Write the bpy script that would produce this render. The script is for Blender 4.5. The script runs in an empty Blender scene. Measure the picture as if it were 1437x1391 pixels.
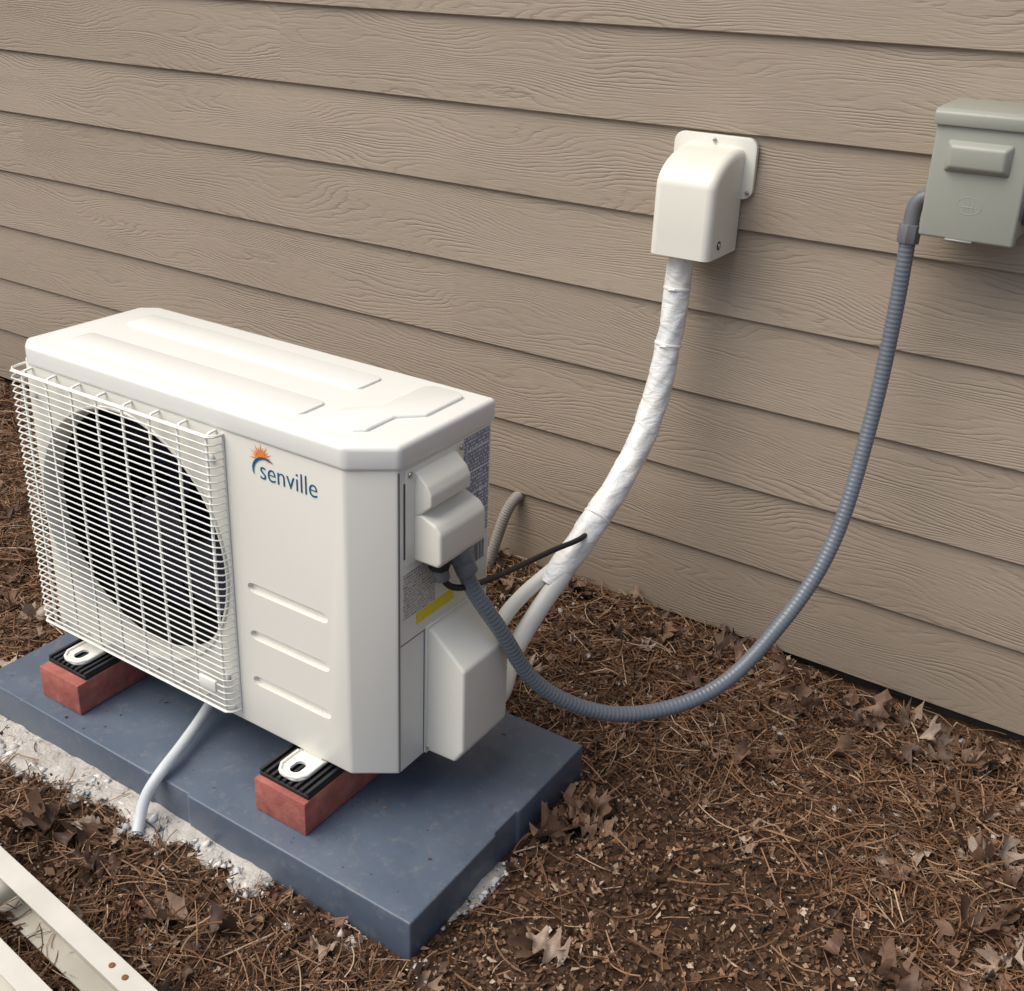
import bpy, bmesh, math, random
import numpy as np
from mathutils import Vector, Matrix
rng=np.random.default_rng(7); random.seed(7)
scn=bpy.context.scene
COL=scn.collection
# ---------------------------------------------------------------- helpers
def srgb(r,g,b):
    f=lambda c:(c/255/12.92) if c/255<=.04045 else ((c/255+.055)/1.055)**2.4
    return (f(r),f(g),f(b),1)
def empty(name,loc=(0,0,0)):
    e=bpy.data.objects.new(name,None); e.location=loc; e.empty_display_size=.1; COL.objects.link(e); return e
def link(name,me,mat=None,parent=None,smooth=False):
    o=bpy.data.objects.new(name,me); COL.objects.link(o)
    if mat: me.materials.append(mat)
    if parent: o.parent=parent
    if smooth:
        me.polygons.foreach_set("use_smooth",[True]*len(me.polygons))
    return o
def mesh(name,v,f,mat=None,parent=None,smooth=False):
    me=bpy.data.meshes.new(name); me.from_pydata([tuple(map(float,p)) for p in v],[],[list(map(int,q)) for q in f]); me.update()
    return link(name,me,mat,parent,smooth)
def autosmooth(o,ang=40):
    bm=bmesh.new(); bm.from_mesh(o.data)
    for f in bm.faces: f.smooth=True
    for e in bm.edges:
        if len(e.link_faces)==2 and e.calc_face_angle(0)>math.radians(ang): e.smooth=False
    bm.to_mesh(o.data); bm.free()
def bm_bevel(bm,w,seg=2,ang=25):
    es=[e for e in bm.edges if len(e.link_faces)==2 and e.calc_face_angle(0)>math.radians(ang)]
    if w>0: bmesh.ops.bevel(bm,geom=es,offset=w,segments=seg,profile=.5,affect='EDGES',clamp_overlap=True)
def from_bm(bm,name,mat,parent,ang=40):
    bmesh.ops.recalc_face_normals(bm,faces=bm.faces)
    me=bpy.data.meshes.new(name); bm.to_mesh(me); bm.free()
    o=link(name,me,mat,parent); autosmooth(o,ang); return o
def box(name,a,b,mat,parent=None,bev=.002,seg=2):
    bm=bmesh.new(); bmesh.ops.create_cube(bm,size=1)
    for v in bm.verts:
        v.co=Vector([(a[i]+b[i])/2+v.co[i]*(b[i]-a[i]) for i in range(3)])
    bm_bevel(bm,bev,seg); return from_bm(bm,name,mat,parent)
def prism(name,poly,axis,lo,hi,mat,parent=None,bev=.003,seg=2,ang=25):
    """poly in the two remaining axes order; axis 1 -> (x,z), axis 2 -> (x,y), axis 0 -> (y,z)"""
    bm=bmesh.new()
    def P(p,t):
        return {0:(t,p[0],p[1]),1:(p[0],t,p[1]),2:(p[0],p[1],t)}[axis]
    A=[bm.verts.new(P(p,lo)) for p in poly]; B=[bm.verts.new(P(p,hi)) for p in poly]
    bm.faces.new(A); bm.faces.new(B[::-1]); n=len(poly)
    for i in range(n): bm.faces.new((A[i],B[i],B[(i+1)%n],A[(i+1)%n]))
    bmesh.ops.recalc_face_normals(bm,faces=bm.faces)
    bm_bevel(bm,bev,seg,ang); return from_bm(bm,name,mat,parent)
def rrect(x0,y0,x1,y1,r,n=6):
    pts=[]
    for cx,cy,a0 in((x1-r,y1-r,0),(x0+r,y1-r,90),(x0+r,y0+r,180),(x1-r,y0+r,270)):
        for i in range(n+1):
            a=math.radians(a0+90*i/n); pts.append((cx+r*math.cos(a),cy+r*math.sin(a)))
    return pts
def catmull(P,n=12):
    P=[np.array(p,float) for p in P]; P=[2*P[0]-P[1]]+P+[2*P[-1]-P[-2]]; out=[]
    for i in range(1,len(P)-2):
        for j in range(n):
            t=j/n; a,b,c,d=P[i-1:i+3]
            out.append(.5*((2*b)+(-a+c)*t+(2*a-5*b+4*c-d)*t*t+(-a+3*b-3*c+d)*t**3))
    out.append(P[-2]); return out
def resample(path,n):
    P=np.array(path); s=np.r_[0,np.cumsum(np.linalg.norm(np.diff(P,axis=0),axis=1))]; q=np.linspace(0,s[-1],n)
    return np.stack([np.interp(q,s,P[:,i]) for i in range(3)],1)
def relax(P,it):
    P=P.copy()
    for _ in range(it): P[1:-1]=P[1:-1]*.5+.25*(P[:-2]+P[2:])
    return P
def tube_vf(pts,rad,n=12,cap=True):
    pts=[Vector(map(float,p)) for p in pts]; V=[];F=[]
    T=[(pts[min(i+1,len(pts)-1)]-pts[max(i-1,0)]).normalized() for i in range(len(pts))]
    up=Vector((0,0,1)) if abs(T[0].z)<.9 else Vector((1,0,0))
    N=(up-T[0]*up.dot(T[0])).normalized()
    for i,p in enumerate(pts):
        N=(N-T[i]*N.dot(T[i])).normalized(); B=T[i].cross(N)
        r=rad(i/(len(pts)-1)) if callable(rad) else rad
        for k in range(n):
            a=2*math.pi*k/n; rr=r(a) if callable(r) else r
            V.append(p+N*math.cos(a)*rr+B*math.sin(a)*rr)
    for i in range(len(pts)-1):
        for k in range(n):
            F.append((i*n+k,i*n+(k+1)%n,(i+1)*n+(k+1)%n,(i+1)*n+k))
    if cap: F.append(tuple(range(n))[::-1]); F.append(tuple(range((len(pts)-1)*n,len(pts)*n)))
    return V,F
def tube(name,pts,rad,mat,parent=None,n=16):
    V,F=tube_vf(pts,rad,n); o=mesh(name,V,F,mat,parent); autosmooth(o,60); return o
class MB:
    def __init__(s): s.v=[];s.f=[]
    def add(s,V,F):
        k=len(s.v); s.v+=list(V); s.f+=[tuple(i+k for i in q) for q in F]
    def tube(s,p,r,n=6): s.add(*tube_vf(p,r,n))
    def done(s,name,mat,parent=None):
        o=mesh(name,s.v,s.f,mat,parent); autosmooth(o,60); return o
def cyl(name,p,q,r,mat,parent=None,n=20,bev=.001):
    V,F=tube_vf([p,q],r,n); bm=bmesh.new(); vs=[bm.verts.new(v) for v in V]
    for f in F: bm.faces.new([vs[i] for i in f])
    bmesh.ops.recalc_face_normals(bm,faces=bm.faces); bm_bevel(bm,bev,2,50); return from_bm(bm,name,mat,parent,35)
# ---------------------------------------------------------------- materials
class M:
    def __init__(s,name,color=(.5,.5,.5,1),rough=.5,spec=.5,metal=0):
        s.m=bpy.data.materials.new(name); s.m.use_nodes=True; s.nt=s.m.node_tree; s.b=s.nt.nodes["Principled BSDF"]
        s.set("Base Color",color); s.set("Roughness",rough); s.set("Metallic",metal); s.set("Specular IOR Level",spec)
        s._tc=None
    def set(s,k,v): s.b.inputs[k].default_value=v
    def n(s,t,**k):
        x=s.nt.nodes.new(t)
        for a,v in k.items(): setattr(x,a,v)
        return x
    def l(s,a,b): s.nt.links.new(a,b)
    def coord(s,scale=(1,1,1),loc=(0,0,0),kind="Object"):
        if s._tc is None: s._tc=s.n("ShaderNodeTexCoord")
        mp=s.n("ShaderNodeMapping"); mp.inputs["Scale"].default_value=scale; mp.inputs["Location"].default_value=loc
        s.l(s._tc.outputs[kind],mp.inputs[0]); return mp.outputs[0]
    def noise(s,vec,scale=5,detail=4,rough=.5,dist=0):
        x=s.n("ShaderNodeTexNoise"); x.inputs["Scale"].default_value=scale; x.inputs["Detail"].default_value=detail
        x.inputs["Roughness"].default_value=rough; x.inputs["Distortion"].default_value=dist; s.l(vec,x.inputs["Vector"]); return x.outputs["Fac"]
    def ramp(s,fac,stops,interp='LINEAR'):
        r=s.n("ShaderNodeValToRGB"); r.color_ramp.interpolation=interp; e=r.color_ramp.elements
        while len(e)<len(stops): e.new(.5)
        for i,(p,c) in enumerate(stops):
            e[i].position=p; e[i].color=c if len(c)==4 else (*c,1)
        s.l(fac,r.inputs[0]); return r.outputs[0]
    def mix(s,fac,a,b,mode='MIX'):
        x=s.n("ShaderNodeMix",data_type='RGBA',blend_type=mode)
        for v,i in((fac,0),(a,6),(b,7)):
            if hasattr(v,"is_linked"): s.l(v,x.inputs[i])
            else: x.inputs[i].default_value=v
        return x.outputs[2]
    def math(s,op,a,b=0.0,c=None):
        x=s.n("ShaderNodeMath",operation=op)
        for i,v in enumerate((a,b,c)):
            if v is None: continue
            if hasattr(v,"is_linked"): s.l(v,x.inputs[i])
            else: x.inputs[i].default_value=v
        return x.outputs[0]
    def col(s,o): s.l(o,s.b.inputs["Base Color"])
    def rgh(s,o): s.l(o,s.b.inputs["Roughness"])
    def bump(s,h,strength=.3,dist=.002):
        x=s.n("ShaderNodeBump"); x.inputs["Strength"].default_value=strength; x.inputs["Distance"].default_value=dist
        s.l(h,x.inputs["Height"])
        if s.b.inputs["Normal"].is_linked: s.l(s.b.inputs["Normal"].links[0].from_socket,x.inputs["Normal"])
        s.l(x.outputs[0],s.b.inputs["Normal"])
def grimy(name,c,rough,var=.12,scale=6,spec=.5,bump=.0,bscale=400,rv=.25):
    m=M(name,c,rough,spec); v=m.coord()
    n=m.noise(v,scale,3,.5)
    d=tuple(x*(1-var) for x in c[:3])+(1,)
    m.col(m.ramp(n,[(.3,d),(.7,c)]))
    if bump: m.bump(m.noise(v,bscale,1),bump,.0006)
    m.rgh(m.math('MULTIPLY_ADD',m.noise(v,scale*5,2),rv,rough-rv/2))
    return m.m
mPaint=grimy("cream_powder_coat",(.80,.785,.705,1),.34,.015,3,.5,.06,900,.06)
mLid=grimy("cream_lid_paint",(.82,.82,.765,1),.24,.01,3,.5,0,1,.04)
mPlast=grimy("ivory_plastic",(.80,.78,.685,1),.33,.02,5,.5,.06,600,.06)
mWire=grimy("grille_wire_coating",(.80,.80,.74,1),.35,.04,8)
mBlack=grimy("black_rubber",(.015,.015,.016,1),.6,.3,40)
mFan=grimy("dark_fan_plastic",(.014,.016,.034,1),.26,.2,20)
mCav=grimy("dark_coil",(.006,.006,.007,1),.6,.4,30)
mGrey=grimy("grey_conduit_pvc",(.15,.175,.20,1),.3,.15,14)
mFit=grimy("grey_fitting",(.15,.16,.17,1),.45,.15,40)
mBoxM=grimy("grey_enamel",(.355,.365,.31,1),.36,.05,6,.5,.12,500,.1)
mScrew=M("screw_steel",(.5,.48,.45,1),.35,.5,1).m
m=M("dark_slate_plastic",(.05,.062,.085,1),.5); v=m.coord()
c=m.ramp(m.noise(v,7,5,.6),[(.3,(.072,.096,.134,1)),(.7,(.104,.132,.174,1))])
dust=m.ramp(m.noise(v,42,6,.78),[(.53,(0,0,0,1)),(.78,(.5,.5,.5,1))])
m.col(m.mix(dust,c,(.26,.25,.23,1))); m.rgh(m.math('MULTIPLY_ADD',m.noise(v,14,4),.45,.14)); m.bump(m.noise(v,900,2),.25,.0008); mPad=m.m
m=M("red_brick",(.3,.09,.07,1),.85); v=m.coord()
c=m.ramp(m.noise(v,30,6,.7),[(.3,(.26,.072,.052,1)),(.55,(.38,.12,.092,1)),(.75,(.50,.20,.16,1))])
m.col(c); m.bump(m.noise(v,220,4,.7),.6,.002); mBrick=m.m
def siding():
    m=M("painted_fiber_cement",(.3,.22,.15,1),.55,.4)
    tc=m.coord(); sp=m.n("ShaderNodeSeparateXYZ"); m.l(tc,sp.inputs[0])
    row=m.math('FLOOR',m.math('DIVIDE',m.math('SUBTRACT',sp.outputs[2],.03),.1543))
    plank=m.math('FLOOR',m.math('DIVIDE',m.math('MULTIPLY_ADD',row,1.37,sp.outputs[0]),3.66))
    seed=m.math('MULTIPLY_ADD',row,7.31,m.math('MULTIPLY',plank,3.7))
    x2=m.math('ADD',sp.outputs[0],seed)
    cb=m.n("ShaderNodeCombineXYZ"); m.l(x2,cb.inputs[0]); m.l(seed,cb.inputs[1]); m.l(sp.outputs[2],cb.inputs[2])
    def mp(sc):
        q=m.n("ShaderNodeMapping"); q.inputs["Scale"].default_value=sc; m.l(cb.outputs[0],q.inputs[0]); return q.outputs[0]
    big=m.noise(mp((2.2,.6,10)),1,1,.5)
    fld=m.math('MULTIPLY_ADD',big,22.0,m.math('MULTIPLY',sp.outputs[2],135.0))
    fine=m.noise(mp((16,1,70)),1,2,.55)
    fld=m.math('MULTIPLY_ADD',fine,1.6,fld)
    ring=m.math('ABSOLUTE',m.math('SINE',m.math('MULTIPLY',fld,3.1416)))
    fade=m.noise(mp((3.5,1,26)),1,3,.65)
    fadec=m.ramp(fade,[(.38,(.04,.04,.04,1)),(.72,(1,1,1,1))])
    groove=m.math('MULTIPLY',m.math('POWER',m.math('SUBTRACT',1.0,ring),1.7),fadec)
    streak=m.noise(mp((24,2,460)),1,2,.6)
    h=m.math('ADD',m.math('MULTIPLY',groove,-1.0),m.math('MULTIPLY',streak,.5))
    m.bump(h,.6,.0019)
    base=m.ramp(m.noise(mp((.9,1,3)),1,2,.6),[(.3,(.330,.266,.200,1)),(.7,(.385,.314,.238,1))])
    cc=m.mix(m.math('MULTIPLY',groove,.36),base,(.175,.14,.105,1))
    cc=m.mix(m.math('MULTIPLY',m.ramp(streak,[(.45,(0,0,0,1)),(.75,(1,1,1,1))]),.20),cc,(.52,.44,.35,1))
    dz=m.ramp(m.math('ADD',sp.outputs[2],m.math('MULTIPLY',m.noise(tc,6,4,.7),.15)),[(.08,(1,1,1,1)),(.45,(0,0,0,1))])  # boards darken towards the ground: some dirt, plus blocked ambient light painted into the colour
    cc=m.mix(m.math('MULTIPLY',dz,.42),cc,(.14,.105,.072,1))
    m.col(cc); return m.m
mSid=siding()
mFound=grimy("foundation_concrete",(.06,.05,.04,1),.9,.3,20)
m=M("soil",(.06,.035,.02,1),.95,.2); v=m.coord()
c1=m.ramp(m.noise(v,60,6,.75),[(.3,(.028,.015,.010,1)),(.5,(.082,.045,.027,1)),(.72,(.17,.10,.06,1))])
c2=m.ramp(m.noise(v,3.5,3,.6),[(.4,(0,0,0,1)),(.62,(1,1,1,1))])
m.col(m.mix(m.math('MULTIPLY',c2,.5),c1,(.07,.036,.02,1))); m.bump(m.noise(v,160,6,.8),.8,.005); mSoil=m.m
def island(name,stops,rough=.8,bump=0,dk=.4):
    m=M(name,(.2,.1,.05,1),rough,.3); g=m.n("ShaderNodeNewGeometry")
    c=m.ramp(g.outputs["Random Per Island"],stops)
    if dk:
        n=m.noise(m.coord(),90,3,.7)
        c=m.mix(m.ramp(n,[(.35,(dk,dk,dk,1)),(.7,(0,0,0,1))]),c,(.025,.015,.01,1))
    m.col(c)
    if bump: m.bump(m.noise(m.coord(),250,2),bump,.001)
    return m.m
mNeedle=island("pine_straw",[(0,(.045,.022,.013,1)),(.3,(.12,.058,.029,1)),(.65,(.22,.112,.057,1)),(.88,(.31,.185,.105,1)),(1,(.46,.34,.23,1))],.6,0,0)
mLeaf=island("dead_leaf",[(0,(.065,.038,.027,1)),(.3,(.14,.078,.05,1)),(.6,(.22,.128,.08,1)),(.8,(.29,.19,.13,1)),(1,(.42,.33,.26,1))],.5,.4,.35)
mBits=island("leaf_crumbs",[(0,(.022,.013,.009,1)),(.4,(.075,.038,.022,1)),(.72,(.18,.095,.054,1)),(.92,(.30,.19,.115,1)),(1,(.52,.42,.32,1))],.8,0,0)
mGrav=island("pale_gravel",[(0,(.42,.39,.36,1)),(.4,(.66,.63,.58,1)),(.6,(.36,.41,.46,1)),(1,(.82,.79,.73,1))],.85,0,0)
mAl=grimy("painted_aluminium",(.68,.65,.57,1),.4,.16,14)
# ---------------------------------------------------------------- noise + ground height
TAB=rng.random((256,256))
def vn(x,y):
    xi=np.floor(x).astype(int); yi=np.floor(y).astype(int); fx=x-xi; fy=y-yi
    fx=fx*fx*(3-2*fx); fy=fy*fy*(3-2*fy); g=lambda a,b:TAB[a%256,b%256]
    return (g(xi,yi)*(1-fx)+g(xi+1,yi)*fx)*(1-fy)+(g(xi,yi+1)*(1-fx)+g(xi+1,yi+1)*fx)*fy
def fbm(x,y,o=4):
    s=0;a=.5
    for i in range(o): s=s+a*(vn(x*2**i+17*i,y*2**i+5*i)-.5); a*=.5
    return s
PX0,PX1,PY0,PY1=-.745,.1747,-.9454,-.4947
def hgt(x,y):
    x=np.asarray(x,float);y=np.asarray(y,float)
    h=.045*fbm(x*2.2,y*2.2,3)+.018*fbm(x*14,y*14,3)+.008*fbm(x*60,y*60,2)
    dx=np.maximum(np.maximum(PX0-x,x-PX1),0);dy=np.maximum(np.maximum(PY0-y,y-PY1),0); d=np.hypot(dx,dy)
    k=np.clip(d/.12,0,1); h=h*(.25+.75*k)-.004*(1-k)
    h=h+.022*np.exp(-((y+.0)/.12)**2)*(1-.4*np.clip(x,0,1))
    inner=np.minimum(np.minimum(x-PX0,PX1-x),np.minimum(y-PY0,PY1-y))
    return np.where(inner>.02,-.02,h)
def axis(lo,hi,step,far):
    a=np.arange(lo,hi,step); s=step;p=[];q=a[-1]
    while q<far: s*=1.35; q+=s; p.append(q)
    s=step;r=[];q=a[0]
    while q>-far: s*=1.35; q-=s; r.append(q)
    return np.array(r[::-1]+list(a)+p)
def npmesh(name,V,F,mat,parent=None,smooth=False):
    me=bpy.data.meshes.new(name); V=np.asarray(V,np.float32); F=np.asarray(F,np.int32); k=F.shape[1]
    me.vertices.add(len(V)); me.vertices.foreach_set("co",V.ravel())
    me.loops.add(F.size); me.loops.foreach_set("vertex_index",F.ravel())
    me.polygons.add(len(F)); me.polygons.foreach_set("loop_start",np.arange(0,F.size,k,dtype=np.int32)); me.polygons.foreach_set("loop_total",np.full(len(F),k,np.int32))
    me.update(calc_edges=True); me.validate()
    return link(name,me,mat,parent,smooth)
xs=axis(-2.2,1.3,.008,60); ys=axis(-1.55,.12,.008,60)
X,Y=np.meshgrid(xs,ys,indexing='ij'); Z=hgt(X,Y); nx,ny=X.shape
V=np.stack([X,Y,Z],-1).reshape(-1,3)
I=(np.arange(nx-1)[:,None]*ny+np.arange(ny-1)[None,:]).reshape(-1)
npmesh("ground",V,np.stack([I,I+ny,I+ny+1,I+1],1),mSoil,smooth=True)
def inpad(x,y,m=.0): return (x>PX0-m)&(x<PX1+m)&(y>PY0-m)&(y<PY1+m)
def whitez(x,y):
    """1 where the pale bedding shows"""
    d=PY0-y; f=fbm(x*5.5+2,y*6,4)+np.where(x<-.42,.20,.055)
    a=np.clip((f+.08)/.06,0,1)*np.clip(1-(d-.040-.15*np.clip(f,0,1)-.04*fbm(x*20,y*20,2))/.025,0,1)*(d>-.01)*(x>-1.25)*(x<.10)
    e=np.clip(1-(x-PX1-.014)/.012,0,1)*(x>PX1-.01)*(y<-.70)*(y>PY0-.02)*np.clip((fbm(x*9,y*9,2)+.06)/.08,0,1)
    return np.maximum(a,e)
def scatter(n,dens=None,xr=(-2.3,1.25),yr=(-1.5,-.01),margin=.01):
    x=rng.uniform(*xr,n*3); y=rng.uniform(*yr,n*3); ok=~inpad(x,y,margin)
    if dens is not None: ok&=rng.random(n*3)<dens(x,y)
    return x[ok][:n],y[ok][:n]
def needle_d(x,y):
    d=.20+1.9*np.clip(fbm(x*3+9,y*3,4)+.10,0,1)
    d=d+.5*np.exp(-((y+.2)/.2)**2)*np.exp(-((x-.2)/.5)**2)+.5*(x<-.7)+.2*(y<-1.0)
    bare=np.exp(-(((x-.42)/.24)**2+((y+.75)/.24)**2)); return np.clip(d-.65*bare,.06,1)*(1-.85*whitez(x,y))
def needles(N):
    x,y=scatter(N,needle_d,margin=.0); N=len(x)
    L=rng.uniform(.02,.11,N); a=rng.uniform(0,2*np.pi,N); bend=rng.normal(0,.7,N); lift=rng.random(N)**2*.016+.0015; tilt=rng.normal(0,.10,N)
    K=5; t=np.linspace(-.5,.5,K)
    ang=a[:,None]+bend[:,None]*t[None,:]
    px=x[:,None]+np.cumsum(np.cos(ang)*L[:,None]/K,1)-np.cos(a)[:,None]*L[:,None]/2; py=y[:,None]+np.cumsum(np.sin(ang)*L[:,None]/K,1)-np.sin(a)[:,None]*L[:,None]/2
    py=np.minimum(py,-.003)
    bad=inpad(px,py,.002).any(1)
    pz=hgt(px,py); pz=pz.mean(1,keepdims=True)*.6+pz*.4+lift[:,None]+tilt[:,None]*t*L[:,None]+.003
    w=rng.uniform(.0004,.0009,N)[:,None]
    nxv=-np.sin(ang)*w; nyv=np.cos(ang)*w; zz=rng.normal(0,.0005,N)[:,None]
    A=np.stack([px+nxv,py+nyv,pz+zz],-1); B=np.stack([px-nxv,py-nyv,pz-zz],-1)
    ok=~bad; A=A[ok];B=B[ok]; N=len(A)
    V=np.stack([A,B],2).reshape(-1,3)
    base=(np.arange(N)*K*2)[:,None]+np.arange(K-1)[None,:]*2; base=base.reshape(-1)
    return V,np.stack([base,base+1,base+3,base+2],1)
V,F=needles(68000); npmesh("pine_straw",V,F,mNeedle)
def rotm(a,tx,ty):
    ca,sa=np.cos(a),np.sin(a); cx,sx=np.cos(tx),np.sin(tx); cy,sy=np.cos(ty),np.sin(ty)
    Z=np.zeros_like(a);O=np.ones_like(a)
    Rz=np.stack([ca,-sa,Z,sa,ca,Z,Z,Z,O],-1).reshape(-1,3,3);Rx=np.stack([O,Z,Z,Z,cx,-sx,Z,sx,cx],-1).reshape(-1,3,3);Ry=np.stack([cy,Z,sy,Z,O,Z,-sy,Z,cy],-1).reshape(-1,3,3)
    return Rz@Rx@Ry
def leaves(x,y,big):
    N=len(x); L=np.clip(rng.lognormal(-3.65,.45,N),.010,.065); L[big]=rng.uniform(.042,.070,big.sum()); K=21; t=np.linspace(0,1,K)
    kind=(rng.random(N)<.7)|big
    lob=.60+.40*np.sin(t[None,:]*np.pi*2*rng.uniform(2.6,3.8,N)[:,None]+rng.uniform(0,6,N)[:,None])
    env=np.nan_to_num(np.sin(np.pi*np.clip(t,0,1)**.85)[None,:].clip(0)**.7)
    w=np.where(kind[:,None],env*lob*.42,env*.27)*L[:,None]
    w[:,0]=.0008; w[:,1]=.0010; w[:,-1]=.0004
    S=np.array([-1,-.5,0,.5,1.])
    lx=np.broadcast_to((t[None,:,None]-.5)*L[:,None,None],(N,K,5))
    jag=1+rng.normal(0,.12,(N,K,1)); asym=1+rng.normal(0,.14,(N,K,5))
    ly=w[:,:,None]*S*jag*asym
    fold=rng.normal(.4,.7,N)[:,None,None]; curl=rng.normal(.7,1.4,N)[:,None,None]; tw=rng.normal(0,1.2,N)[:,None,None]; cr=rng.uniform(.01,.045,N)[:,None,None]*L[:,None,None]
    ph=rng.uniform(0,6,N)[:,None,None]
    lz=fold*np.abs(ly)*.8+curl*lx**2/L[:,None,None]*1.2+tw*lx*ly/L[:,None,None]*2+rng.normal(0,.0006,(N,K,5))+cr*np.sin(lx/L[:,None,None]*17+ph+S*2)
    P=np.stack([lx,ly,lz],-1).reshape(N,-1,3)
    R=rotm(rng.uniform(0,6.28,N),rng.normal(0,.28,N),rng.normal(0,.28,N))
    P=np.einsum('nij,nkj->nki',R,P)
    P[:,:,2]-=P[:,:,2].min(1)[:,None]*.6
    z=hgt(x,y)+.003+rng.random(N)*.007
    P+=np.stack([x,y,z],-1)[:,None,:]; P[:,:,1]=np.minimum(P[:,:,1],-.004)
    V=P.reshape(-1,3); b=(np.arange(N)*K*5)[:,None,None]+np.arange(K-1)[None,:,None]*5+np.arange(4)[None,None,:]; b=b.reshape(-1)
    return V,np.stack([b,b+5,b+6,b+1],1)
def leaf_d(x,y):
    return np.clip(.10+1.3*np.clip(fbm(x*4+3,y*4+8,3),0,1)+.55*np.exp(-((y+.08)/.09)**2)+.35*np.exp(-((x-.82)/.2)**2)-.5*np.exp(-(((x-.36)/.2)**2+((y+.75)/.2)**2)),.02,1)*(1-.8*whitez(x,y))
x,y=scatter(2300,leaf_d,margin=.03)
ex=np.array([.215,.235,.225,.20,.55,.62,.50,.40,-.36,-.30,-.42,.30,.22,.24,.21,.68,.78,.80,-.15,.1]); ey=np.array([-.60,-.57,-.63,-.66,-.06,-.09,-.10,-.14,-1.07,-1.09,-1.09,-.86,-.58,-.61,-.62,-.1,-.3,-.42,-1.10,-.1])
big=np.r_[np.zeros(len(x),bool),np.ones(len(ex)*2,bool)]
x=np.concatenate([x,ex,ex+.022]); y=np.concatenate([y,ey,ey+.018])
V,F=leaves(x,y,big); npmesh("fallen_leaves",V,F,mLeaf,smooth=True)
def bits(N):
    x,y=scatter(N,lambda x,y:1-.85*whitez(x,y),margin=.004)
    x=np.r_[x,rng.uniform(PX0+.02,PX1-.01,200)]; y=np.r_[y,PY0+.01+rng.random(200)**1.3*.42]
    N=len(x); on=inpad(x,y,0); s=rng.uniform(.0010,.0042,N)*rng.choice([1,1,1,1.9],N); s[on]*=.5; asp=rng.uniform(.2,1,N)
    q=np.array([[-1,-.8,0],[.9,-1,.25],[1,.7,-.1],[-.8,1,.3]])
    P=q[None]*s[:,None,None]; P=P*rng.uniform(.5,1.25,(N,4,1)); P[:,:,1]*=asp[:,None]
    P=np.einsum('nij,nkj->nki',rotm(rng.uniform(0,6.28,N),rng.normal(0,.5,N)*~on,rng.normal(0,.5,N)*~on),P)
    z=np.where(on,.0626,hgt(x,y)+.002+rng.random(N)*.006)
    P+=np.stack([x,y,z],-1)[:,None]
    return P.reshape(-1,3),np.arange(N*4).reshape(-1,4)
V,F=bits(190000); npmesh("mulch_crumbs",V,F,mBits)
def gravel():
    X=[];Y=[]
    n=60000; x=rng.uniform(-1.25,.22,n); y=rng.uniform(PY0-.18,-.6,n); keep=(rng.random(n)<whitez(x,y)*.38)&~inpad(x,y,.003); X.append(x[keep]);Y.append(y[keep])
    n=330; X.append(rng.uniform(-.75,1.0,n)); Y.append(rng.uniform(-.35,-.03,n))
    n=200; X.append(rng.uniform(-.6,.7,n)); Y.append(rng.uniform(-1.15,-.96,n))
    x=np.concatenate(X);y=np.concatenate(Y); N=len(x)
    bm=bmesh.new(); bmesh.ops.create_icosphere(bm,subdivisions=1,radius=1); bv=np.array([v.co[:] for v in bm.verts]); bf=np.array([[v.index for v in f.verts] for f in bm.faces]); bm.free()
    s=np.clip(rng.lognormal(-6.45,.65,N),.0006,.0075)
    P=bv[None]*s[:,None,None]*rng.uniform(.45,1.45,(N,len(bv),1)); P[:,:,2]*=.6; P[:,:,0]*=rng.uniform(.8,1.5,N)[:,None]
    P=np.einsum('nij,nkj->nki',rotm(rng.uniform(0,6.28,N),rng.normal(0,.3,N),rng.normal(0,.3,N)),P)
    P+=np.stack([x,y,hgt(x,y)+s*.3+.005],-1)[:,None]
    F=(bf[None]+(np.arange(N)*len(bv))[:,None,None]).reshape(-1,3); return P.reshape(-1,3),F
V,F=gravel(); npmesh("pale_gravel",V,F,mGrav)
m=M("pale_sand",(.5,.45,.39,1),.95,.2); v=m.coord(); m.col(m.ramp(m.noise(v,70,6,.75),[(.3,(.30,.25,.20,1)),(.43,(.66,.61,.54,1)),(.7,(.82,.78,.71,1))])); m.bump(m.noise(v,220,5,.8),1.0,.005); mSand=m.m
gx=np.arange(-1.3,.24,.005); gy=np.arange(-1.15,-.60,.005)
A,B=np.meshgrid(gx,gy,indexing='ij')
Zs=hgt(A,B)-.006+.0145*whitez(A,B)+.012*fbm(A*34,B*34,3)*whitez(A,B)
n1,n2=A.shape; I=(np.arange(n1-1)[:,None]*n2+np.arange(n2-1)[None,:])
cx_=(A[:-1,:-1]+.0025); cy_=(B[:-1,:-1]+.0025); keep=~inpad(cx_,cy_,-.004); I=I[keep].reshape(-1)
npmesh("sand_bedding",np.stack([A,B,Zs],-1).reshape(-1,3),np.stack([I,I+n2,I+n2+1,I+1],1),mSand,smooth=True)
tw=MB()
for i in range(170):
    x,y=random.uniform(-1.6,1.0),random.uniform(-1.25,-.03)
    if inpad(x,y,.06): continue
    a=random.uniform(0,6.28);L=random.uniform(.03,.10);z=float(hgt(x,y))+.008
    p=[(x+math.cos(a+.3*t)*L*t,min(y+math.sin(a+.3*t)*L*t,-.006),z+.006*math.sin(t*3+i)) for t in (-.5,-.2,.1,.5)]
    tw.tube(catmull(p,3),random.uniform(.0007,.0020),5)
tw.done("twigs",mBits)
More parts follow.
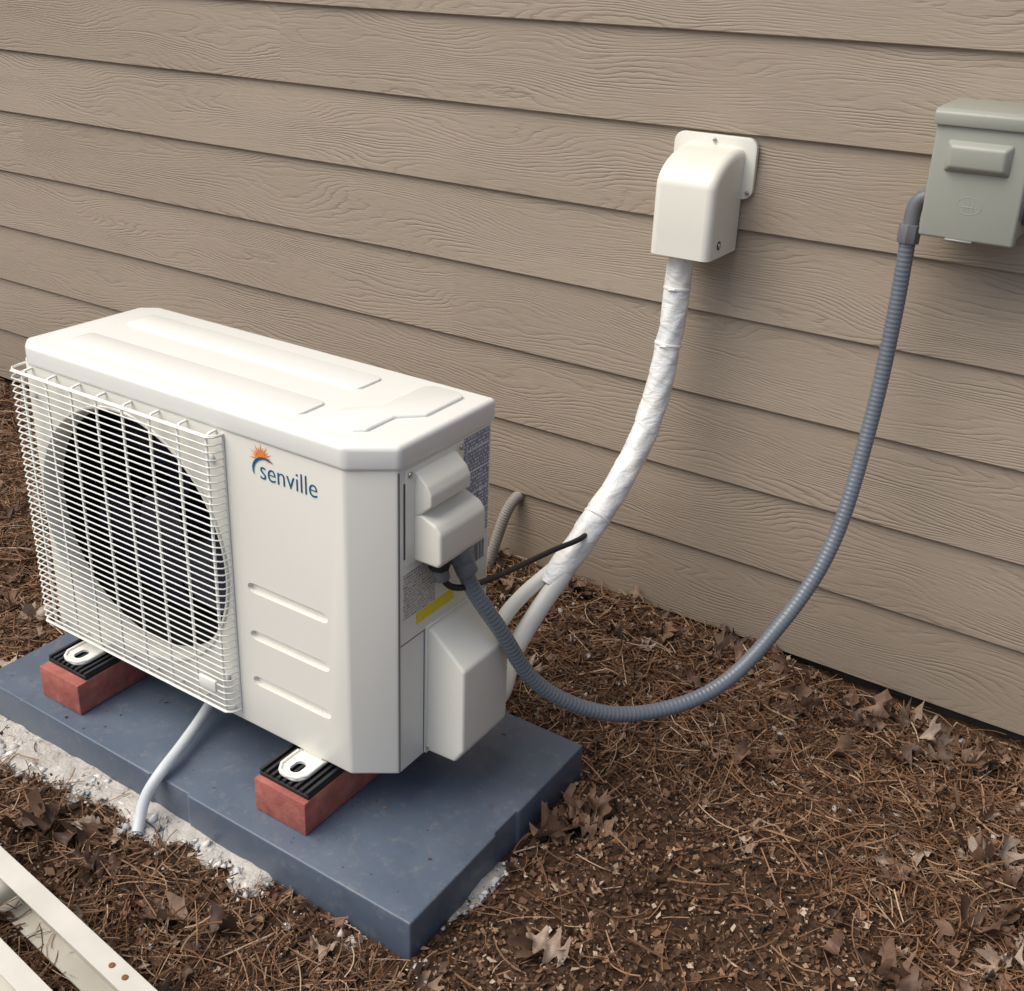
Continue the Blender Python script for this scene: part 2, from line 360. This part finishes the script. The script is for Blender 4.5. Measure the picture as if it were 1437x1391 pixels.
# ---------------------------------------------------------------- house wall
house=empty("house")
e=.1543;z0=.0301;SV=[];SF=[]
for k in range(0,17):
    a=z0+k*e;b=z0+(k+1)*e; s=len(SV)
    for x in np.linspace(-9,6,151):
        w=.0010*math.sin(x*1.7+k*2.1)+.0006*math.sin(x*5.1+k)
        SV+=[(x,.014,a+w),(x,.0012,a+w),(x,0,a+.0014+w),(x,.0085,b+.004)]
    for i in range(150):
        for j in range(3): SF.append((s+i*4+j,s+i*4+j+1,s+i*4+5+j,s+i*4+4+j)[::-1])
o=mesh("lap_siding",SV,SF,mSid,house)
bm=bmesh.new();bm.from_mesh(o.data)
for f in bm.faces:
    f.normal_update()
    if f.normal.y>0 or (abs(f.normal.y)<.05 and f.normal.z>0): f.normal_flip()
bm.to_mesh(o.data);bm.free()
box("foundation",(-9,.03,-.3),(6,.25,.2),mFound,house,.0)
box("sheathing",(-9,.02,.06),(6,.2,2.65),mFound,house,.0)
box("soffit",(-9,-.35,2.66),(6,.2,2.70),grimy("soffit_paint",(.6,.56,.5,1),.6),house,.003)
# ---------------------------------------------------------------- slab
d=.004
slab=empty("equipment_pad")
prism("slab",[(PX0,PY0),(PX0+.42,PY0),(PX0+.424,PY0+d),(PX0+.50,PY0+d),(PX0+.504,PY0),(PX1,PY0),(PX1,PY0+.20),(PX1-d,PY0+.204),(PX1-d,PY0+.26),(PX1,PY0+.264),(PX1,PY1),(PX0,PY1)],2,-.03,.0618,mPad,slab,.0045,3,20)
for (x0,y0) in((-.140,-.906),(-.140,-.690),(-.621,-.915),(-.621,-.699)):
    bm=bmesh.new(); bmesh.ops.create_cube(bm,size=1)
    for v in bm.verts: v.co=Vector((x0+.049+v.co.x*.098,y0+.097+v.co.y*.194,.0905+v.co.z*.056))
    bm_bevel(bm,.0022,2)
    from_bm(bm,"brick",mBrick,None)
# ---------------------------------------------------------------- condenser
ac=empty("air_conditioner_condenser",(.042,-.839,.140))
H=.4875
body=prism("body",[(-.700,0),(-.056,0),(0,.041),(0,.254),(-.720,.254),(-.720,.02)],2,0,H,mPaint,ac,.005,3,20)
body.data.materials.append(mCav)
cutters=[]
def cut(o): o.parent=ac; cutters.append(o)
FC=(-.488,.244); FR=.207
c=cyl("c1",(FC[0],-.05,FC[1]),(FC[0],.20,FC[1]),FR,None,None,72,0); c.data.materials.clear(); c.data.materials.append(mPaint); c.data.materials.append(mCav)
c.data.polygons.foreach_set("material_index",[1]*len(c.data.polygons)); cut(c)
for z in(.247,.168,.089):
    c=prism("c2",rrect(-.243,z-.014,-.088,z+.012,.0125,5),1,-.02,.0075,mPaint,None,0)
    for v in c.data.vertices:
        if v.co.y>0: v.co.x=-.1655+(v.co.x+.1655)*.965; v.co.z=z-.003+(v.co.z-z+.001)*.45
    cut(c)
bpy.context.view_layer.update()
for c in cutters:
    md=body.modifiers.new("b",'BOOLEAN'); md.object=c; md.operation='DIFFERENCE'; md.solver='EXACT'
dg=bpy.context.evaluated_depsgraph_get(); me=bpy.data.meshes.new_from_object(body.evaluated_get(dg)); body.modifiers.clear(); body.data=me
for c in cutters: bpy.data.objects.remove(c)
autosmooth(body,30)
def lathe(name,prof,mat,parent,n=72,cx=FC[0],cz=FC[1]):
    V=[];F=[]
    for r,y in prof:
        for k in range(n):
            a=2*math.pi*k/n; V.append((cx+r*math.cos(a),y,cz+r*math.sin(a)))
    for i in range(len(prof)-1):
        for k in range(n): F.append((i*n+k,i*n+(k+1)%n,(i+1)*n+(k+1)%n,(i+1)*n+k))
    o=mesh(name,V,F,mat,parent); autosmooth(o,50); return o
lathe("fan_shroud",[(.2100,-.0005),(.209,-.003),(.206,-.003),(.203,.002),(.200,.010),(.199,.020),(.199,.030),(.2025,.030),(.204,.02)],mPaint,ac)
fan=MB()
for b in range(3):
    V=[];F=[];NR,NA=10,14
    for i in range(NR+1):
        r=.045+(.188-.045)*i/NR; span=math.radians(82); sw=math.radians(35)*(i/NR)**1.5
        for j in range(NA+1):
            a=b*2*math.pi/3+sw+span*(j/NA-.5)-.7; y=.085+.045*(j/NA-.5)*(1.1-.3*i/NR)+.008*math.sin(math.pi*j/NA)
            rr=r*(1-.06*(abs(j/NA-.5)*2)**4*(i/NR))
            V.append((FC[0]+rr*math.cos(a),y,FC[1]+rr*math.sin(a)))
    for i in range(NR):
        for j in range(NA):
            q=i*(NA+1)+j; F.append((q,q+1,q+NA+2,q+NA+1))
    fan.add(V,F)
fan.tube([(FC[0],.060,FC[1]),(FC[0],.065,FC[1]),(FC[0],.14,FC[1])],.048,28)
fan.done("fan_blades",mFan,ac)
lp=[(-.692,-.003),(-.054,-.003),(.004,.040),(.004,.258),(-.684,.258),(-.712,.236),(-.718,.018)]
lid=prism("lid",lp,2,H-.012,.5115,mLid,ac,.0075,5,20)
def emboss(name,poly,h=.003,bev=.0028,base=.5115):
    return prism(name,poly,2,base-.004,base+h,mLid,ac,bev,3,20)
emboss("lid_rib_1",rrect(-.655,.160,-.165,.216,.010,4),.0032,.003)
emboss("lid_rib_2",rrect(-.655,.040,-.165,.094,.010,4),.0032,.003)
emboss("lid_rib_3",[(-.135,.040),(-.075,.040),(-.060,.052),(-.060,.11),(-.03,.14),(-.03,.225),(-.045,.235),(-.085,.235),(-.1,.225),(-.1,.13),(-.135,.09)],.0042,.0035)
g=MB(); X0,X1,Z0,Z1=-.714,-.270,.022,.470; GY=-.022
nw=41
for i in range(nw):
    z=Z0+(Z1-Z0)*i/(nw-1); r=.0013
    g.tube([(X0-.006,.028,z),(X0-.007,.004,z),(X0-.004,-.011,z),(X0+.006,GY,z),(X1-.012,GY,z),(X1-.003,GY+.006,z),(X1,-.0005,z)],r,6)
for i in range(8):
    x=X0+.03+(X1-.014-X0-.03)*i/7
    g.tube([(x,-.001,Z1+.004),(x,-.014,Z1+.003),(x,GY+.0032,Z1-.004),(x,GY+.0032,Z0+.004),(x,-.014,Z0-.003),(x,-.001,Z0-.004)],.0024,6)
for z in(Z0-.001,Z1+.001):
    g.tube([(X0-.006,.028,z),(X0-.006,.003,z),(X0-.003,-.012,z),(X0+.006,GY+.003,z),(X1-.012,GY+.003,z),(X1-.002,GY+.01,z),(X1,0,z)],.0022,6)
for zz in(.12,.38):
    g.tube([(X0-.0065,.030,zz-.1),(X0-.0065,.030,zz+.08)],.0022,6)
g.tube([(X1,-.0015,Z0),(X1,-.0015,Z1)],.0020,6)
g.done("fan_grille",mWire,ac)
for (x,z) in((-.685,.43),(-.295,.43),(-.295,.07)):
    cyl("grille_clip",(x,-.001,z),(x,-.006,z),.006,mWire,ac,16,.001)
box("grille_badge",(-.332,GY-.004,.052),(-.296,GY+.002,.072),mWire,ac,.002)
mSeam=M("seam_shadow_gap",(.10,.10,.095,1),.8).m
box("front_seam",(-.0015,.0405,.004),(.0006,.0422,H-.014),mSeam,ac,0)
box("side_seam_h",(-.001,.044,.2130),(.0006,.252,.2142),mSeam,ac,0)
box("side_seam_v",(-.001,.096,.006),(.0006,.0972,.212),mSeam,ac,0)
box("cover_plate",(-.001,.053,.334),(.0035,.180,.474),mPlast,ac,.0015)
box("cover_gap",(-.001,.0505,.345),(.0012,.0545,.455),mSeam,ac,0)
prism("terminal_cover_top",[(0,.466),(.006,.466),(.024,.450),(.030,.438),(.030,.422),(.010,.404),(0,.400)],1,.070,.160,mPlast,ac,.004,4,15)
prism("terminal_cover_box",[(0,.405),(.012,.407),(.038,.397),(.046,.386),(.047,.344),(.042,.336),(0,.336)],1,.070,.174,mPlast,ac,.0045,4,15)
for y,z in((.060,.466),(.173,.466)):
    cyl("screw",(.003,y,z),(.0062,y,z),.0045,mScrew,ac,12,.001)
def label(name,stops,rows,y0,y1,za,zb,colsc=60,thr=.5):
    m=M(name+"_print",(.5,.5,.5,1),.4); sp=m.n("ShaderNodeSeparateXYZ"); m.l(m.coord(),sp.inputs[0])
    r=m.math('MULTIPLY',sp.outputs[2],rows); row=m.math('FLOOR',r); fr=m.math('FRACT',r)
    cb=m.n("ShaderNodeCombineXYZ"); m.l(m.math('MULTIPLY',sp.outputs[1],colsc),cb.inputs[0]); m.l(m.math('MULTIPLY',row,7.7),cb.inputs[1])
    n=m.noise(cb.outputs[0],6,2,.6); on=m.math('MULTIPLY',m.math('GREATER_THAN',n,thr),m.math('LESS_THAN',fr,.55))
    m.col(m.mix(on,stops[0],stops[1]))
    return box(name,(-.0005,y0,za),(.0008,y1,zb),m.m,ac,0)
label("spec_label",((.22,.25,.32,1),(.66,.68,.72,1)),190,.184,.246,.312,.472,50,.5)
label("barcode_label",((.75,.75,.73,1),(.05,.05,.05,1)),40,.170,.246,.262,.306,60,.75)
label("notice_label",((.64,.62,.54,1),(.28,.27,.25,1)),210,.050,.120,.252,.322,70,.5)
label("warning_label",((.82,.66,.02,1),(.62,.48,.03,1)),120,.078,.165,.232,.250,70,.62)
for i in range(16):
    y=.186+i*.0034; box("barcode_bar",(.0006,y,.268),(.0012,y+random.choice([.001,.0017]),.298),mBlack,ac,0)
mWht=M("sticker_white",(.8,.8,.78,1),.4).m
for k in range(4):
    zz=.462-k*.034
    box("spec_panel",(.0006,.190,zz-.012),(.00125,.243,zz-.0105),mWht,ac,0)
    box("spec_panel",(.0006,.190,zz-.03),(.00125,.1908,zz),mWht,ac,0)
prism("valve_cover",[(0,.213),(.010,.213),(.066,.166),(.067,.030),(.052,.006),(0,.004)],1,.102,.215,mPlast,ac,.008,4,15)
prism("valve_cover_flange",[(.099,.002),(.219,.002),(.219,.19),(.205,.217),(.099,.217)],0,-.001,.003,mPlast,ac,.001,1)
cyl("screw",(.002,.104,.012),(.006,.104,.012),.0045,mScrew,ac,12,.001)
mLogo=M("logo_blue",srgb(20,92,130),.4).m; mSun=M("logo_orange",srgb(238,135,40),.4).m
cu=bpy.data.curves.new("lettering","FONT"); cu.body="senville"; cu.size=.0335; cu.extrude=.0002; cu.offset=-.00035
t=bpy.data.objects.new("lettering",cu); COL.objects.link(t); cu.materials.append(mLogo); t.parent=ac; t.location=(-.2045,-.0006,.4245); t.rotation_euler=(math.pi/2,0,0)
bpy.context.view_layer.update(); wdt=t.dimensions[0]; t.scale=(.101/wdt,1.2,1)
lg=MB(); cx,cz=-.200,.4545
for i in range(13):
    a=math.radians(-5+i*16); r0,r1=.0098,(.0180 if i%2 else .0225)
    lg.add([(cx+r0*math.cos(a-.13),-.0008,cz+r0*math.sin(a-.13)),(cx+r0*math.cos(a+.13),-.0008,cz+r0*math.sin(a+.13)),(cx+r1*math.cos(a),-.0008,cz+r1*math.sin(a))],[(0,1,2)])
V=[(cx,-.0007,cz)]+[(cx+.0092*math.cos(math.radians(i*18)),-.0007,cz+.0092*math.sin(math.radians(i*18))) for i in range(11)]
lg.add(V,[(0,i,i+1) for i in range(1,11)]); lg.done("logo_sun",mSun,ac)
ar=MB();V=[]
for i in range(17):
    a=math.radians(200-i*9); th=.0018*math.sin(math.pi*(i+.6)/17.2)+.0003
    for rr in(.0215-th,.0215+th): V.append((cx+.008+rr*1.1*math.cos(a),-.0011,cz-.019+rr*.95*math.sin(a)))
ar.add(V,[(2*i,2*i+1,2*i+3,2*i+2) for i in range(16)]); ar.done("logo_arc",mLogo,ac)
for xw in(-.0905,-.572):
    lx=xw-.042
    o=prism("foot_rail",rrect(lx-.026,-.052,lx+.026,.30,.02,6),2,-.0088,-.0045,mPaint,ac,.0012,2)
    c=prism("cc",rrect(lx-.009,-.040,lx+.009,-.014,.0088,6),2,-.03,.02,mPaint,ac,0)
    md=o.modifiers.new("b",'BOOLEAN'); md.object=c; md.solver='EXACT'; bpy.context.view_layer.update()
    dg=bpy.context.evaluated_depsgraph_get(); me=bpy.data.meshes.new_from_object(o.evaluated_get(dg)); o.modifiers.clear(); o.data=me; bpy.data.objects.remove(c); autosmooth(o,30)
    box("foot_web",(lx-.018,.004,-.006),(lx+.018,.25,.002),mPaint,ac,.002)
    R=MB(); R.tube([(lx-.024,.0,-.004),(lx-.024,-.035,-.004),(lx-.016,-.047,-.004),(lx,-.051,-.004),(lx+.016,-.047,-.004),(lx+.024,-.035,-.004),(lx+.024,.0,-.004)],.0028,8); R.done("foot_rim",mPaint,ac)
    box("rubber_mat",(lx-.047,-.058,-.0205),(lx+.047,.285,-.0145),mBlack,ac,.001)
    for i in range(9):
        x=lx-.044+i*.011; box("rubber_ridge",(x-.0025,-.057,-.0148),(x+.0025,.284,-.0088),mBlack,ac,.0008)
cyl("connector_nut",(.030,.134,.338),(.033,.136,.318),.0185,mFit,ac,8,.0015)
cyl("connector_body",(.033,.136,.322),(.040,.142,.298),.0155,mFit,ac,20,.0015)
cyl("gland_nut",(.022,.100,.338),(.022,.101,.318),.0150,mBlack,ac,8,.0015)
cyl("gland_body",(.022,.101,.320),(.024,.104,.300),.0115,mFit,ac,20,.0015)
# ---------------------------------------------------------------- flexible conduit
cond=empty("flexible_conduit")
cp=[(.070,-.702,.462),(.086,-.687,.405),(.112,-.660,.343),(.1525,-.600,.223),(.236,-.500,.151),(.334,-.380,.167),(.396,-.270,.264),(.4316,-.190,.3816),(.439,-.120,.555),(.439,-.085,.7206),(.437,-.075,.855)]
path=relax(resample(catmull(cp,30),1000),400)
def rr(t): return .0118+.00030*math.sin(2*math.pi*t*190)
tube("conduit",path,rr,mGrey,cond,20)
cyl("lower_ferrule",(.437,-.075,.838),(.437,-.073,.866),.0165,mFit,cond,8,.0015)
tube("elbow",catmull([(.437,-.073,.862),(.437,-.071,.885),(.441,-.069,.900),(.452,-.067,.908),(.466,-.066,.909)],6),.0115,mFit,cond,18)
cyl("elbow_nut",(.450,-.067,.907),(.461,-.066,.909),.016,mFit,cond,8,.0015)
cab=empty("control_cable")
tube("cable",relax(resample(catmull([(.066,-.735,.445),(.069,-.728,.425),(.080,-.700,.415),(.070,-.62,.388),(.052,-.50,.352),(.048,-.40,.332),(.054,-.330,.322),(.050,-.290,.318)],12),90),12),.0046,mBlack,cab,12)
# ---------------------------------------------------------------- line set
ls=empty("insulated_line_set")
m=M("white_pipe_wrap",(.72,.72,.70,1),.32,.5); v=m.coord()
m.bump(m.noise(m.coord((1,1,2.2)),30,4,.55,1.0),.6,.005); m.bump(m.noise(v,120,3,.6),.3,.0015)
m.col(m.ramp(m.noise(v,22,4,.6),[(.3,(.66,.70,.71,1)),(.5,(.79,.79,.76,1)),(.8,(.77,.74,.66,1))])); mWrap=m.m
lp_=[(.0716,-.066,.80),(.0716,-.068,.756),(.074,-.08,.647),(.0685,-.12,.4864),(.0600,-.19,.395),(.0417,-.30,.3022),(.024,-.37,.240)]
path=relax(resample(catmull(lp_,40),361),700)
def rad(t):
    def f(a):
        sp=(t*15+a/(2*math.pi))%1.0
        return .0210+.0024*t+.0010*min(sp*1.0,(1-sp)*12)+.0006*math.sin(3*a+t*40)+.0005*math.sin(5*a-t*70+2)+.0006*math.sin(2*a+t*19)
    return f
tube("wrapped_bundle",path,rad,mWrap,ls,48)
mIns=grimy("white_insulation",(.76,.75,.69,1),.45,.08,20)
tube("suction_tube",relax(resample(catmull([(.040,-.35,.262),(.030,-.42,.212),(.040,-.50,.185),(.075,-.585,.178),(.078,-.62,.175)],12),50),5),.0155,mIns,ls,18)
tube("liquid_tube",relax(resample(catmull([(.018,-.35,.262),(.000,-.42,.235),(.010,-.50,.225),(.045,-.59,.222),(.055,-.62,.22)],12),50),5),.0125,mIns,ls,18)
for i in(52,104,282):
    p=Vector(path[i]);d=(Vector(path[i+1])-Vector(path[i-1])).normalized()
    cyl("cable_tie",p-d*.0022,p+d*.0022,.0235+.0012*(i/200),mWht,ls,28,.0006)
    if i<200:
        q=p+Vector((-.3,-1,0)).normalized()*.0235
        cyl("tie_tail",q,q+Vector((.016,-.006,.004)),.0014,mWht,ls,6,0)
# ---------------------------------------------------------------- wall cap
wc=empty("line_set_wall_cover")
prism("back_plate",rrect(.012,.852,.160,.952,.018,6),1,-.006,.004,mPlast,wc,.0015,2)
CX0,CX1=.034,.141
pr=[(-.004,.936)]+[(-.004-.113*math.sin(math.radians(a)),.876+.060*math.cos(math.radians(a))) for a in range(8,91,6)]+[(-.117,.80),(-.117,.766),(-.004,.766)]
o=prism("cap_body",pr,0,CX0,CX1,mPlast,wc,0,1)
bm=bmesh.new(); bm.from_mesh(o.data); es=[]
for ed in bm.edges:
    a,b=ed.verts
    if abs(a.co.x-b.co.x)<1e-6 and min(a.co.y,b.co.y)<-.005 and not(abs(a.co.z-.766)<1e-4 and abs(b.co.z-.766)<1e-4): es.append(ed)
bmesh.ops.bevel(bm,geom=es,offset=.013,segments=5,profile=.5,affect='EDGES',clamp_overlap=True)
bmesh.ops.recalc_face_normals(bm,faces=bm.faces); bm.to_mesh(o.data); bm.free(); autosmooth(o,35)
box("cap_bottom_rim",(CX0+.010,-.108,.7645),(CX1-.010,-.006,.7665),mPlast,wc,.0005)
for (x,y,z) in((.0855,-.0065,.943),(.1515,-.0065,.864)):
    cyl("screw",(x,y+.001,z),(x,y-.003,z),.0035,mScrew,wc,12,.0008)
cyl("screw_recess",(CX1-.0008,-.078,.787),(CX1+.0008,-.078,.787),.0075,mSeam,wc,16,0)
cyl("screw",(CX1,-.078,.787),(CX1+.0025,-.078,.787),.0045,mScrew,wc,12,.0008)
cyl("screw",(.0345,-.085,.793),(.0335,-.085,.793),.0045,mScrew,wc,12,.0008)
# ---------------------------------------------------------------- disconnect box
db=empty("electrical_disconnect_box")
box("enclosure",(.463,-.104,.866),(.586,-.002,1.030),mBoxM,db,.003)
box("front_door",(.460,-.121,.862),(.589,-.100,1.022),mBoxM,db,.004,3)
prism("rain_lip",[(-.127,1.018),(-.127,1.036),(-.118,1.041),(-.002,1.044),(-.002,1.02)],0,.456,.593,mBoxM,db,.003,2)
def frustum(name,x0,x1,z0_,z1,y0,y1,ins,mat,parent):
    V=[(x0,y0,z0_),(x1,y0,z0_),(x1,y0,z1),(x0,y0,z1),(x0+ins,y1,z0_+ins),(x1-ins,y1,z0_+ins),(x1-ins,y1,z1-ins),(x0+ins,y1,z1-ins)]
    bm=bmesh.new(); v=[bm.verts.new(p) for p in V]
    for f in((0,1,2,3),(4,5,6,7),(0,1,5,4),(1,2,6,5),(2,3,7,6),(3,0,4,7)): bm.faces.new([v[i] for i in f])
    bmesh.ops.recalc_face_normals(bm,faces=bm.faces); bm_bevel(bm,.0035,3,15); return from_bm(bm,name,mat,parent)
frustum("door_boss",.478,.568,.955,1.001,-.120,-.133,.009,mBoxM,db)
R=MB(); R.tube([(.522+.017*math.cos(a),-.1206,.912+.012*math.sin(a)) for a in np.linspace(0,2*math.pi,33)],.0008,6)
for dx in(-.006,0,.006): R.tube([(.522+dx,-.1206,.904),(.522+dx,-.1206,.921)],.0008,6)
R.tube([(.512,-.1206,.910),(.532,-.1206,.910)],.0008,6); R.done("embossed_emblem",mBoxM,db)
box("hasp",(.498,-.1225,.8590),(.535,-.095,.8635),mScrew,db,.001)
cyl("side_connector",(.586,-.06,.900),(.612,-.06,.900),.016,mFit,db,10,.0015)
box("latch_slot",(.588,-.114,.90),(.5915,-.106,.925),mFit,db,.0005)
# ---------------------------------------------------------------- drain hose + wall stub pipe
m=M("milky_vinyl",(.75,.79,.80,1),.25,.5); m.set("Transmission Weight",.25); m.set("IOR",1.3)
tube("drain_hose",relax(resample(catmull([(-.36,-.72,.128),(-.350,-.775,.105),(-.335,-.83,.088),(-.312,-.895,.083),(-.300,-.945,.074),(-.305,-.972,.045),(-.298,-.990,.022),(-.289,-1.004,.010)],12),80),12),lambda t:.0088,m.m,None,18)
pts=catmull([(-.268,.03,.182),(-.276,-.005,.172),(-.284,-.026,.145),(-.292,-.040,.10),(-.300,-.052,.05),(-.304,-.058,.0)],24)
tube("flexible_drain_pipe",pts,lambda t:.0115+.0006*(1 if int(t*120)%3 else -1),grimy("grey_pipe",(.30,.27,.24,1),.6,.2,20),None,18)
# ---------------------------------------------------------------- extension ladder lying at lower left
lad=empty("extension_ladder")
def rail(name,yc,z0_,w,h,flip=1):
    t=.003
    prof=[(0,0),(w,0),(w,t),(t,t),(t,h-t),(w,h-t),(w,h),(0,h)]
    return prism(name,[(yc+flip*y,z0_+z) for y,z in prof],0,-1.9,.06,mAl,lad,.0007,1)
rail("base_rail",-1.214,.012,.030,.075,-1)
rail("fly_rail",-1.300,.030,.028,.070,-1)
rail("fly_rail",-1.62,.030,.028,.070,1)
rail("base_rail",-1.72,.012,.030,.075,1)
for i in range(6):
    x=-.31-i*.305
    cyl("rung",(x,-1.217,.048),(x,-1.717,.048),.015,mAl,lad,14,.0005)
mRust=grimy("rusty_rivet",(.25,.10,.04,1),.8,.3,60)
for x in(-.035,-.062): cyl("rivet",(x,-1.229,.0865),(x,-1.229,.0885),.0042,mRust,lad,12,.001)
lad.rotation_euler=(0,0,-.10); lad.location=(.121,-.008,0)
# ---------------------------------------------------------------- light & world
w=bpy.data.worlds.new("World"); scn.world=w; w.use_nodes=True; nt=w.node_tree
sky=nt.nodes.new("ShaderNodeTexSky"); sky.sky_type='NISHITA'; sky.sun_disc=False
el,az=math.radians(56),math.radians(220)
sky.sun_elevation=el; sky.sun_rotation=az; sky.air_density=1.0; sky.dust_density=3.5; sky.ozone_density=.6
bg=nt.nodes["Background"]; bg.inputs[1].default_value=.15; nt.links.new(sky.outputs[0],bg.inputs[0])
sun=bpy.data.lights.new("sun","SUN"); sun.energy=2.7; sun.angle=math.radians(60); sun.color=(1,.96,.89)
so=bpy.data.objects.new("sun",sun); COL.objects.link(so)
dirv=Vector((math.sin(az)*math.cos(el),math.cos(az)*math.cos(el),math.sin(el)))
so.rotation_euler=dirv.to_track_quat('Z','Y').to_euler()
# ---------------------------------------------------------------- camera
yaw,pit,rol=-.5881,.4046,.0283
fw=Vector((math.sin(yaw)*math.cos(pit),math.cos(yaw)*math.cos(pit),-math.sin(pit)))
r=Vector((math.cos(yaw),-math.sin(yaw),0)); u=r.cross(fw)
r2=r*math.cos(rol)+u*math.sin(rol); u2=-r*math.sin(rol)+u*math.cos(rol)
cd=bpy.data.cameras.new("camera"); cam=bpy.data.objects.new("camera",cd); COL.objects.link(cam)
cam.matrix_world=Matrix(((r2.x,u2.x,-fw.x,.8615),(r2.y,u2.y,-fw.y,-1.8355),(r2.z,u2.z,-fw.z,1.2316),(0,0,0,1)))
cd.sensor_fit='HORIZONTAL'; cd.sensor_width=36; cd.lens=36*1615.6/1437; cd.shift_x=.0275; cd.shift_y=-.057; cd.clip_start=.02; cd.clip_end=500
scn.camera=cam
scn.view_settings.view_transform='Standard'; scn.view_settings.look='None'; scn.view_settings.exposure=0
